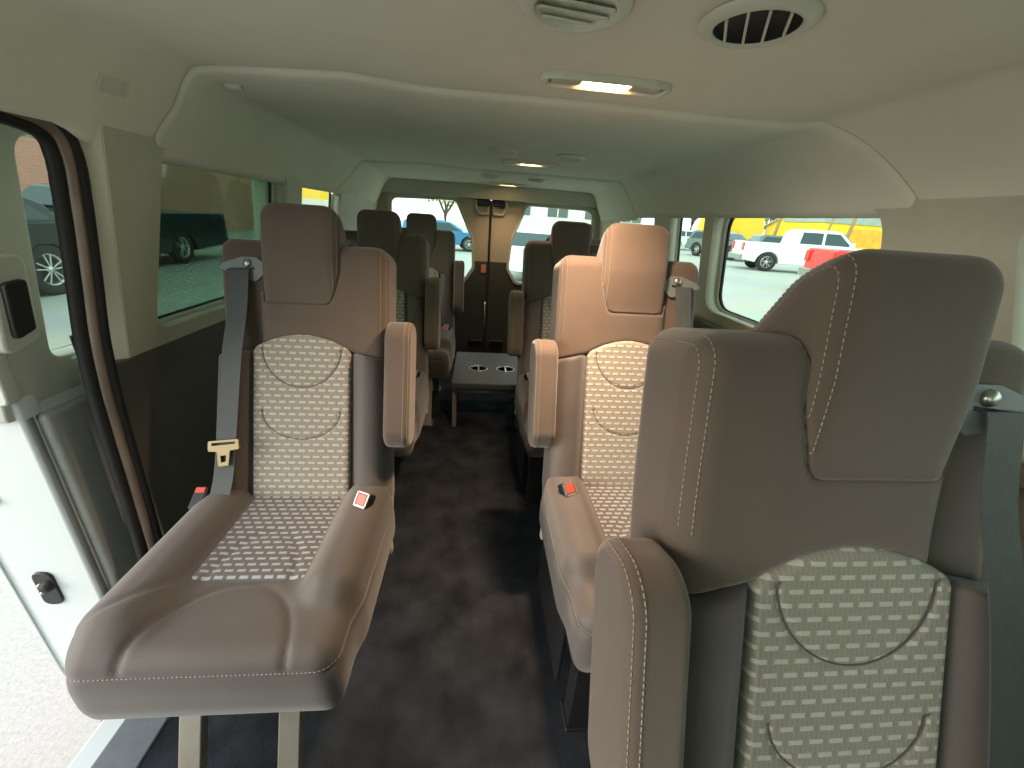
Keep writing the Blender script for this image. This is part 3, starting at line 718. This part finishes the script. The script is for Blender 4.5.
# ------------------------------------------------------------------ ceiling fittings
def dome_light(x, y, z, on, label, sc_=1.0):
    r = empty('dome_light', (x, y, z)); props(r, label, 'light', 'ceiling dome lamps')
    W, H = .135*sc_, .036*sc_
    o = rpoly([(-W, -H*.55), (-W*.7, -H), (W*.7, -H), (W, -H*.55), (W, H*.55), (W*.7, H), (-W*.7, H), (-W, H*.55)], .02*sc_)
    hol = rpoly([(-W*.9, -H*.72), (W*.9, -H*.72), (W*.9, H*.72), (-W*.9, H*.72)], .015*sc_)
    plate('housing', o, [hol], lambda a, b, c: (a, b, -c), MT['liner_plastic'], r, th=.010, bevel=.002)
    plate('lamp_lens', rpoly([(-W*.34, -H*.55), (W*.34, -H*.55), (W*.34, H*.55), (-W*.34, H*.55)], .003), [], lambda a, b, c: (a, b, -.002-c), MT['lamp'], r, th=.006)
    for s in (-1, 1):
        plate('side_lens', rpoly([(s*W*.38, -H*.62), (s*W*.84, -H*.62), (s*W*.84, H*.62), (s*W*.38, H*.62)], .01*sc_), [], lambda a, b, c: (a, b, .003-c), MT['lens'], r, th=.009, bevel=.0015)
    ld = bpy.data.lights.new('lamp_light', 'AREA'); ld.shape = 'RECTANGLE'; ld.size = W*.66; ld.size_y = H; ld.energy = on; ld.color = (1.0, .69, .45); ld.spread = math.radians(115)
    lo = bpy.data.objects.new('lamp_light', ld); COL.objects.link(lo); lo.parent = r; lo.location = (0, 0, -.013)
def vent(x, y, z, R_, label, open_, rot=0.0):
    r = empty('air_vent', (x, y, z), rot); props(r, label, 'vent', 'round ceiling air vents')
    lathe('bezel', [(R_*1.22, 0), (R_*1.2, -.004), (R_*1.02, -.010), (R_*.92, -.009), (R_*.86, .002)], MT['liner_plastic'], r, n=40)
    lathe('vent_cup', [(R_*.88, -.006), (R_*.84, -.0012), (0.0001, -.0010)], MT['vent_dark'] if open_ else MT['liner_plastic'], r, n=32)
    n = 4
    for k in range(n):
        t = (k-(n-1)/2)*(2*R_*.82/n); hw = math.sqrt(max(0, (R_*.84)**2-t*t))
        if open_: bx = box('louvre', (t-.0018, -hw, -.0085), (t+.0018, hw, -.002), MT['liner_plastic'], r, .001)
        else: bx = box('louvre', (-hw, t-R_*.17, -.002), (hw, t+R_*.15, .001), MT['liner_plastic'], r, .001, 2, Matrix.Translation((0, t, -.003)) @ Matrix.Rotation(.35, 4, 'X') @ Matrix.Translation((0, -t, 0)))
def cz(x, y): 
    z = base_z(x, y); return z if y < seam1(x) else (z-.012 if y < seam2(x) else z-.024-.022*(y-seam2(x))/.75)
vent(.371, .672, cz(.37, .67)-.001, .062, 'round ceiling vent with open upright louvres and a dark throat, right of the other', True, -.5)
vent(.119, .685, cz(.12, .68)-.001, .062, 'round ceiling vent with closed slats cut by the top edge of the photo', False, .15)
dome_light(.248, .972, cz(.25, .97)-.001, 3.5, 'nearest lit dome lamp, big and glowing warm, behind the two large round vents')
vent(.085, 1.876, cz(.08, 1.87)-.001, .05, 'small closed round vent left of the middle lit ceiling lamp', False)
vent(.374, 1.905, cz(.37, 1.9)-.001, .05, 'small closed round vent right of the middle lit ceiling lamp', False)
dome_light(.236, 2.18, cz(.24, 2.18)-.001, .3, 'middle lit ceiling lamp, between the two small closed vents and the rear doors')
vent(.055, 2.80, cz(.05, 2.8)-.001, .045, 'rearmost left round vent close to the back doors', False)
vent(.35, 2.82, cz(.35, 2.82)-.001, .045, 'rearmost right round vent close to the back doors', False)
dome_light(.19, 3.14, cz(.19, 3.14)-.001, .5, 'farthest small ceiling lamp just before the back door header')
for (x, y, lab) in ((-.72, 1.0, 'flat rectangular coat hook plate in the headliner above the sliding door'), (-.605, 1.22, 'small oval hook cover on the headliner just behind the front seam')):
    big = y < 1.1; r = empty('coat_hook', (x, y, 0)); props(r, lab, 'hook')
    W, H = (.014, .034) if big else (.02, .009)
    slope = (base_z(x+.01, y)-base_z(x-.01, y))/.02; cs = 1/math.hypot(1, slope)
    f_ = lambda a, b, c: (a*cs, b, cz(x, y)+slope*a*cs-c)
    plate('hook_base', rpoly([(-W, -H), (W, -H), (W, H), (-W, H)], .006), [rpoly([(-W*.75, -H*.75), (W*.75, -H*.75), (W*.75, H*.75), (-W*.75, H*.75)], .004)], f_, MT['liner_plastic'], r, th=.006, bevel=.001)
    plate('hook_flap', rpoly([(-W*.68, -H*.68), (W*.68, -H*.68), (W*.68, H*.68), (-W*.68, H*.68)], .003), [], f_, MT['liner_plastic'], r, th=.004)

# ------------------------------------------------------------------ low platform at the rear
r = empty('rear_platform', (.02, 2.05, 0)); props(r, 'low flat dark grey panel with oval rimmed openings across the rear end of the aisle', 'platform')
cups = [(.0, .25), (.165, .25)]
def ell(c, a, b, n=24): return [np.array((c[0]+a*math.cos(2*PI*k/n), c[1]+b*math.sin(2*PI*k/n))) for k in range(n)]
plate('top_panel', rpoly([(-.15, 0), (.26, 0), (.26, .56), (-.15, .56)], .015), [ell(c, .052, .044) for c in cups], lambda a, b, c: (a, b, .30-c), MT['tray'], r, th=.03, bevel=.004)
for c in cups:
    V, Fc = tube_np([(p[0], p[1], .301) for p in ell(c, .054, .046)], .005, n=8, closed=True); rg = link('oval_rim', mesh_np('oval_rim', V, Fc), MT['chrome'], r)
    lathe('cup_well', [(.044, .295), (.04, .25), (.0001, .25)], MT['plastic'], rg, n=24, loc=(c[0], c[1], 0))
    box('divider', (c[0]-.005, c[1]-.043, .290), (c[0]+.005, c[1]+.043, .301), MT['chrome'], rg, .001)
tube('cross_bar', [(-.14, .05, .235), (.25, .05, .235)], .012, MT['steel'], r)
for x in (-.135, .24):
    for y in (.07, .5): box('leg', (x-.012, y-.012, 0), (x+.012, y+.012, .27), MT['steel'], r, .002)

# ------------------------------------------------------------------ outside
def gz(x, y):
    t = min(1, max(0, (x-1.5)/6.5)); return -.70+.45*t*t*(3-2*t)
xs = list(np.linspace(-40, -2, 16))+list(np.linspace(-1.5, 1.5, 6))+list(np.linspace(2, 9, 15))+list(np.linspace(12, 80, 12)); ys = list(np.linspace(-25, 110, 40))
V = [(x, y, gz(x, y)) for y in ys for x in xs]; n = len(xs)
props(link('ground', mesh_np('ground', V, [(j*n+i, j*n+i+1, (j+1)*n+i+1, (j+1)*n+i) for j in range(len(ys)-1) for i in range(n-1)]), MT['paving']), **ST_)

def wheel(parent, x, y, R_, side):
    w_ = lathe('wheel', [(R_*.62, -.10), (R_*.9, -.115), (R_, -.08), (R_, .08), (R_*.9, .115), (R_*.62, .10)], MT['tyre'], parent, n=32, axis='Y', loc=(x, y, R_))
    o = y+side*.085
    rim = lathe('rim', [(R_*.64, -.02), (R_*.62, .01), (R_*.56, -.02), (R_*.54, -.06)], MT['rim'], w_, n=32, axis='Y', loc=(x, o, R_))
    lathe('hub', [(0.001, side*.03), (R_*.13, side*.025), (R_*.15, -.02)], MT['rim'], w_, n=16, axis='Y', loc=(x, o-side*.02, R_))
    lathe('brake_disc', [(0.001, 0), (R_*.6, 0)], MT['plastic'], w_, n=24, axis='Y', loc=(x, o-side*.06, R_))
    bm = bmesh.new()
    for k in range(10):
        a = 2*PI*k/10+(.09 if k % 2 else -.09); ca, sa = math.cos(a), math.sin(a)
        mt_ = Matrix.Translation((x, o-side*.012, R_)) @ Matrix.Rotation(a, 4, 'Y'); add_box(bm, (R_*.1, -.012, -.014), (R_*.58, .012, .014), mt_)
    obj_bm('spokes', bm, MT['rim'], w_, bevel=.003)
def prism(name, prof, y0, y1, m, parent, bevel=.03, inset=0.0, zin=None):
    """side outline (x, z) drawn out across the width; the top may lean in"""
    bm = bmesh.new(); zs = [p[1] for p in prof]; zlo, zhi = min(zs), max(zs)
    def yy(y, z): return y-math.copysign(inset*((z-zlo)/(zhi-zlo+1e-9)), y)
    A = [bm.verts.new((p[0], yy(y0, p[1]), p[1])) for p in prof]; B_ = [bm.verts.new((p[0], yy(y1, p[1]), p[1])) for p in prof]
    n_ = len(prof); bm.faces.new(A); bm.faces.new(B_[::-1])
    for i in range(n_): bm.faces.new((A[i], B_[i], B_[(i+1) % n_], A[(i+1) % n_]))
    return obj_bm(name, bm, m, parent, bevel=bevel, seg=2)
def arch(cx, R_, n=8): return [(cx+R_*math.cos(a), .38+R_*math.sin(a)*1.0) for a in np.linspace(PI, 0, n)]
def vehicle(kind, x, y, heading, paint, label, cat, R_=.40, name=None, top=None, roof=None, lr=None, lf=None):
    """front towards local +x"""
    r = empty(name or kind, (x, y, gz(x, y)), heading); props(r, label, cat)
    W = .95; Lh = 2.85 if kind == 'pickup_truck' else 2.35; wb = 1.80 if kind == 'pickup_truck' else 1.4
    top = top or (1.22 if kind == 'pickup_truck' else 1.05); roof = roof or (1.85 if kind == 'pickup_truck' else 1.60); lr = lr or Lh; Lh = lf or Lh
    a1 = arch(-wb, R_*1.2); a2 = arch(wb, R_*1.2)
    lower = [(-lr, .45)]+[(p[0], max(.30, p[1]-.02)) for p in a1]+[(p[0], max(.30, p[1]-.02)) for p in a2]+[(Lh, .42), (Lh, top-.22), (Lh-.15, top-.05), (Lh-1.35, top), (-lr, top)]
    prism('body', lower, -W, W, paint, r, .04)
    if kind == 'pickup_truck': cab = [(-.85, top-.02), (Lh-1.35, top-.02), (Lh-1.95, roof-.07), (Lh-2.3, roof), (-.60, roof), (-.80, roof-.1)]
    else: cab = [(-lr+.05, top-.02), (Lh-1.25, top-.02), (Lh-1.95, roof-.08), (Lh-2.4, roof), (-lr+.45, roof), (-lr+.2, roof-.1)]
    prism('cab', cab, -W+.04, W-.04, paint, r, .04, inset=.16)
    # side windows and screens
    x0 = cab[0][0]; x1 = cab[1][0]; zt = cab[3][1]; zb = top+.04; hh = zt-.12
    for s in (-1, 1):
        def wy(z): return s*(W-.04-.16*((z-(top-.02))/(zt-top+.02))+.006)
        xm = (x0+x1)/2-.12
        for (a, b, c_, e) in (((x0+.14, xm-.05, xm-.05, x0+.22) if kind == 'pickup_truck' else (x0+.2, xm-.05, xm-.05, x0+.45)), (xm+.05, x1-.22, cab[2][0]-.12, xm+.05)):
            bm = bmesh.new(); q = [(a, zb), (b, zb), (c_, hh), (e, hh)]
            f0 = [bm.verts.new((p[0], wy(p[1]), p[1])) for p in q]; f1 = [bm.verts.new((p[0], wy(p[1])-s*.02, p[1])) for p in q]
            bm.faces.new(f0); bm.faces.new(f1[::-1])
            for i in range(4): bm.faces.new((f0[i], f1[i], f1[(i+1) % 4], f0[(i+1) % 4]))
            obj_bm('side_window', bm, MT['car_glass'], r)
        for sx, mm, nm in ((-1, MT['tail'], 'tail_light'), (1, MT['lens'], 'headlight')):
            EX = Lh if sx > 0 else -lr; box(nm, (EX-.05, s*(W-.16)-.11, top-.38), (EX+.04, s*(W-.16)+.16, top-.06 if sx < 0 else top-.2), mm, r, .02)
        box('mirror', (x1-.35, s*(W+.02)-.0, top+.02), (x1-.2, s*(W+.2), top+.2), paint, r, .03)
        for cx in (-wb, wb): wheel(r, cx, s*(W-.13), R_, s)
    # windscreen
    bm = bmesh.new(); p0, p1 = cab[1], cab[2]; q = [(p0[0]+.0, p0[1]+.08), (p1[0]+.02, p1[1]-.03)]
    vs = [bm.verts.new(v) for v in ((q[0][0]-.06, -.78, q[0][1]), (q[0][0]-.06, .78, q[0][1]), (q[1][0]+.03, .68, q[1][1]), (q[1][0]+.03, -.68, q[1][1]))]; bm.faces.new(vs)
    ob = obj_bm('windscreen', bm, MT['car_glass'], r); ob.modifiers.new('t', 'SOLIDIFY').thickness = .03
    box('bumper', (-lr-.12, -W+.03, .42), (-lr+.02, W-.03, .66), MT['chrome'] if kind == 'pickup_truck' else paint, r, .03)
    if kind == 'pickup_truck':
        box('bed_liner', (-lr+.1, -W+.12, top-.01), (-.9, W-.12, top+.004), MT['plastic'], r, .0)
    return r
vehicle('suv', -8.75, 6.85, -PI/2, MT['car_black'], 'black car parked by the brick wall, silver wheel seen through the sliding door window', 'car', name='car', R_=.46, top=1.28, roof=1.68, lr=1.98)
vehicle('pickup_truck', -9.7, 11.5, -PI/2, MT['car_black'], 'black pickup truck whose bed and red tail light fill the side window', 'truck', R_=.47, top=1.42, roof=1.95, lr=4.1, lf=2.3)
vehicle('pickup_truck', -13.4, 17.4, -PI/2+.1, MT['car_white'], 'white vehicle parked beyond the bed of the black pickup', 'truck')
vehicle('pickup_truck', 14.8, 18.07, -.3, MT['car_white'], 'white pickup truck seen through the right window, yellow building behind it', 'truck')
vehicle('suv', 15.5, 25.75, -1.3, MT['car_grey'], 'grey car at the left edge of the right window behind the white pickup tail', 'car', name='car')
vehicle('suv', 21.5, 28.2, -.2, MT['car_grey'], 'dark windowed car whose roof shows above the bed of the white pickup', 'car', name='car')
vehicle('pickup_truck', 12.3, 10.2, -.35, MT['car_red'], 'bright red pickup nearest to the right window, behind the big headrest', 'truck')
vehicle('suv', -2.1, 25.0, .15, MT['car_blue'], 'blue car seen through the left back door window', 'car', name='car')
vehicle('suv', 2.0, 14.5, -1.9, MT['car_white'], 'white car close behind the right back door window', 'car', name='car')
vehicle('suv', 17.6, 35.0, 0.1, MT['car_white'], 'white car seen through the small right side window', 'car', name='car')

def wall_building(name, label, lo, hi, m, cat='building'):
    r = empty(name, (lo[0], lo[1], 0)); props(r, label, cat); L0 = Vector((lo[0], lo[1], 0))
    box('walls', Vector(lo)-L0, Vector(hi)-L0, m, r, .02)
    box('parapet', Vector((lo[0]-.15, lo[1]-.15, hi[2]))-L0, Vector((hi[0]+.15, hi[1]+.15, hi[2]+.3))-L0, MT['grey_roof'], r, .02)
    return r
wall_building('brick_building', 'long red brick building behind the black pickup', (-26, 3, -.7), (-16.5, 37, 4.2), MT['brick'])
b = wall_building('yellow_building', 'bright yellow building seen through the small left side window', (-26, 40, -.7), (-12.6, 50, 4.6), MT['yellow'])
box('white_band', (-.05, -.06, .95), (13.45, 0, 1.75), MT['pale_wall'], b, .0)
def gable(name, label, x, y, Wd, D, eave, ridge, m, rz=0.0, roof=None):
    r = empty(name, (x, y, gz(x, y)-.1), rz); props(r, label, 'building')
    bm = bmesh.new(); P = [(-Wd/2, 0), (Wd/2, 0), (Wd/2, eave), (0, ridge), (-Wd/2, eave)]
    A = [bm.verts.new((p[0], 0, p[1])) for p in P]; B_ = [bm.verts.new((p[0], D, p[1])) for p in P]; bm.faces.new(A); bm.faces.new(B_[::-1])
    for i in range(5): bm.faces.new((A[i], B_[i], B_[(i+1) % 5], A[(i+1) % 5]))
    obj_bm('walls', bm, m, r)
    for s in (-1, 1):
        bm = bmesh.new(); sl = (ridge-eave)/(Wd/2)
        v = [(0, -.4, ridge+.05), (s*(Wd/2+.4), -.4, eave-.4*sl+.05), (s*(Wd/2+.4), D+.4, eave-.4*sl+.05), (0, D+.4, ridge+.05)]
        a = [bm.verts.new(p) for p in v]; b2 = [bm.verts.new((p[0], p[1], p[2]+.2)) for p in v]; bm.faces.new(a[::-1]); bm.faces.new(b2)
        for i in range(4): bm.faces.new((a[i], a[(i+1) % 4], b2[(i+1) % 4], b2[i]))
        obj_bm('roof_slope', bm, roof or MT['grey_roof'], r)
    return r
g = gable('yellow_gable_building', 'yellow building with a pitched roof end behind the white pickup', 34.6, 45.0, 5.4, 8, 2.7, 4.75, MT['yellow'], -.65)
for wx in (-1.8, .8): box('window_frame', (wx, -.05, .8), (wx+.9, .02, 1.8), MT['orange'], g, .0)
lb = wall_building('yellow_shed', 'low yellow and orange shed under a grey roof, right of the gabled building', (30.4, 36, -.3), (46, 41, 2.75), MT['yellow'])
box('orange_wall', (2.6, -.05, .9), (14, 0, 2.4), MT['orange'], lb, .0)
box('upper_roof', (.2, .6, 3.05), (15.4, 4.6, 4.7), MT['grey_roof'], lb, .02)
r = empty('arched_shelter', (28.6, 46.0, 0)); props(r, 'rounded yellow shelter at the left edge of the right window', 'building')
P = [(-3.1, -.3), (3.1, -.3), (3.25, 2.0)]+[(3.1*math.cos(a), 2.0+4.2*math.sin(a)) for a in np.linspace(.1, PI-.1, 16)]+[(-3.25, 2.0)]
bm = bmesh.new(); A = [bm.verts.new((p[0], 0, p[1])) for p in P]; B_ = [bm.verts.new((p[0], 2.5, p[1])) for p in P]; bm.faces.new(A); bm.faces.new(B_[::-1])
for i in range(len(P)): bm.faces.new((A[i], B_[i], B_[(i+1) % len(P)], A[(i+1) % len(P)]))
obj_bm('walls', bm, MT['yellow'], r)
box('door_leaf', (-1, -.04, 0), (.4, 0, 1.6), MT['orange'], r, 0)
# poles
for i, (x, y, h, lean, lab) in enumerate(((22.6, 31.5, 9, .10, 'leftmost leaning timber pole, in front of the dark trees'), (21.2, 24.9, 8, .10, 'timber pole in front of the gabled building'), (24.2, 28.4, 9, .10, 'timber pole between the gabled building and the low shed'), (26.0, 28.6, 9, .10, 'rightmost leaning timber pole, in front of the low shed'))):
    r = empty('utility_pole', (x, y, gz(x, y))); props(r, lab, 'pole', 'timber poles beyond the lot')
    V, Fc = tube_np([(0, 0, 0), (lean*h*.5, 0, h*.5), (lean*h, 0, h)], .12 if i % 3 == 0 else .06, n=10); link('pole_shaft', mesh_np('pole_shaft', V, Fc), MT['pole'], r)
    box('cross_arm', (lean*h*.93-.7, -.05, h*.93), (lean*h*.93+.7, .05, h*.93+.12), MT['pole'], r, .01)
# trees
def tree(x, y, h, s, lab, dense=1.0):
    r = empty('bare_tree', (x, y, gz(x, y))); props(r, lab, 'tree')
    rnd = random.Random(int(x*13+y*7)); tips = []; bm_parts = []
    def br(p, dr, L_, rad, dep):
        q = p+dr*L_; V, Fc = tube_np([p, (p+q)/2+np.array([rnd.uniform(-.05, .05)*L_ for _ in range(3)]), q], rad, n=5); bm_parts.append((V, Fc)); 
        if dep == 0: tips.append(q); return
        for _ in range(4):
            nd = dr+np.array([rnd.uniform(-.8, .8), rnd.uniform(-.8, .8), rnd.uniform(-.2, .6)]); nd /= np.linalg.norm(nd); br(q, nd, L_*.7, rad*.6, dep-1)
    br(np.array([0, 0, 0.]), np.array([0, 0, 1.]), h*.32, .14*s, 3)
    V = []; Fc = []
    for v, f in bm_parts: b0 = len(V); V += list(v); Fc += [tuple(b0+i for i in ff) for ff in f]
    link('trunk', mesh_np('trunk', V, Fc), MT['bark'], r)
    V = []; Fc = []
    for t in tips:
        for _ in range(int(16*dense)):
            c = t+np.array([rnd.gauss(0, .45*s) for _ in range(3)]); a = np.array([rnd.gauss(0, 1) for _ in range(3)]); a /= np.linalg.norm(a); b_ = np.cross(a, [rnd.gauss(0, 1) for _ in range(3)]); b_ /= np.linalg.norm(b_)
            z = .2*s; k = len(V); V += [c-a*z, c+b_*z*.6, c+a*z, c-b_*z*.6]; Fc.append((k, k+1, k+2, k+3))
    link('crown', mesh_np('crown', V, Fc, False), MT['leaf'], r)
tree(-7.0, 32, 6.5, 1.2, 'pale leafy tree at the left edge of the left back door window')
tree(-3.0, 38, 6.0, 1.2, 'pale leafy tree right of the first, in the left back door window')
tree(31.0, 61, 9.0, 2.2, 'bushy tree filling the small right side window', 2)
tree(42.5, 60, 10.0, 2.4, 'dark tree between the rounded shelter and the gabled building', 2)
b = wall_building('pale_building', 'pale building with dark windows behind the back doors', (1.5, 34, -.7), (13, 42, 7.5), MT['pale_wall'])
for i in range(4):
    for j in range(2):
        wf = box('window_frame', (.8+i*3, -.06, 1.6+j*2.6), (2.4+i*3, 0, 3.0+j*2.6), MT['window_dark'], b, 0)
        box('window_bar', (1.56+i*3, -.08, 1.6+j*2.6), (1.64+i*3, -.06, 3.0+j*2.6), MT['pale_wall'], wf, 0)
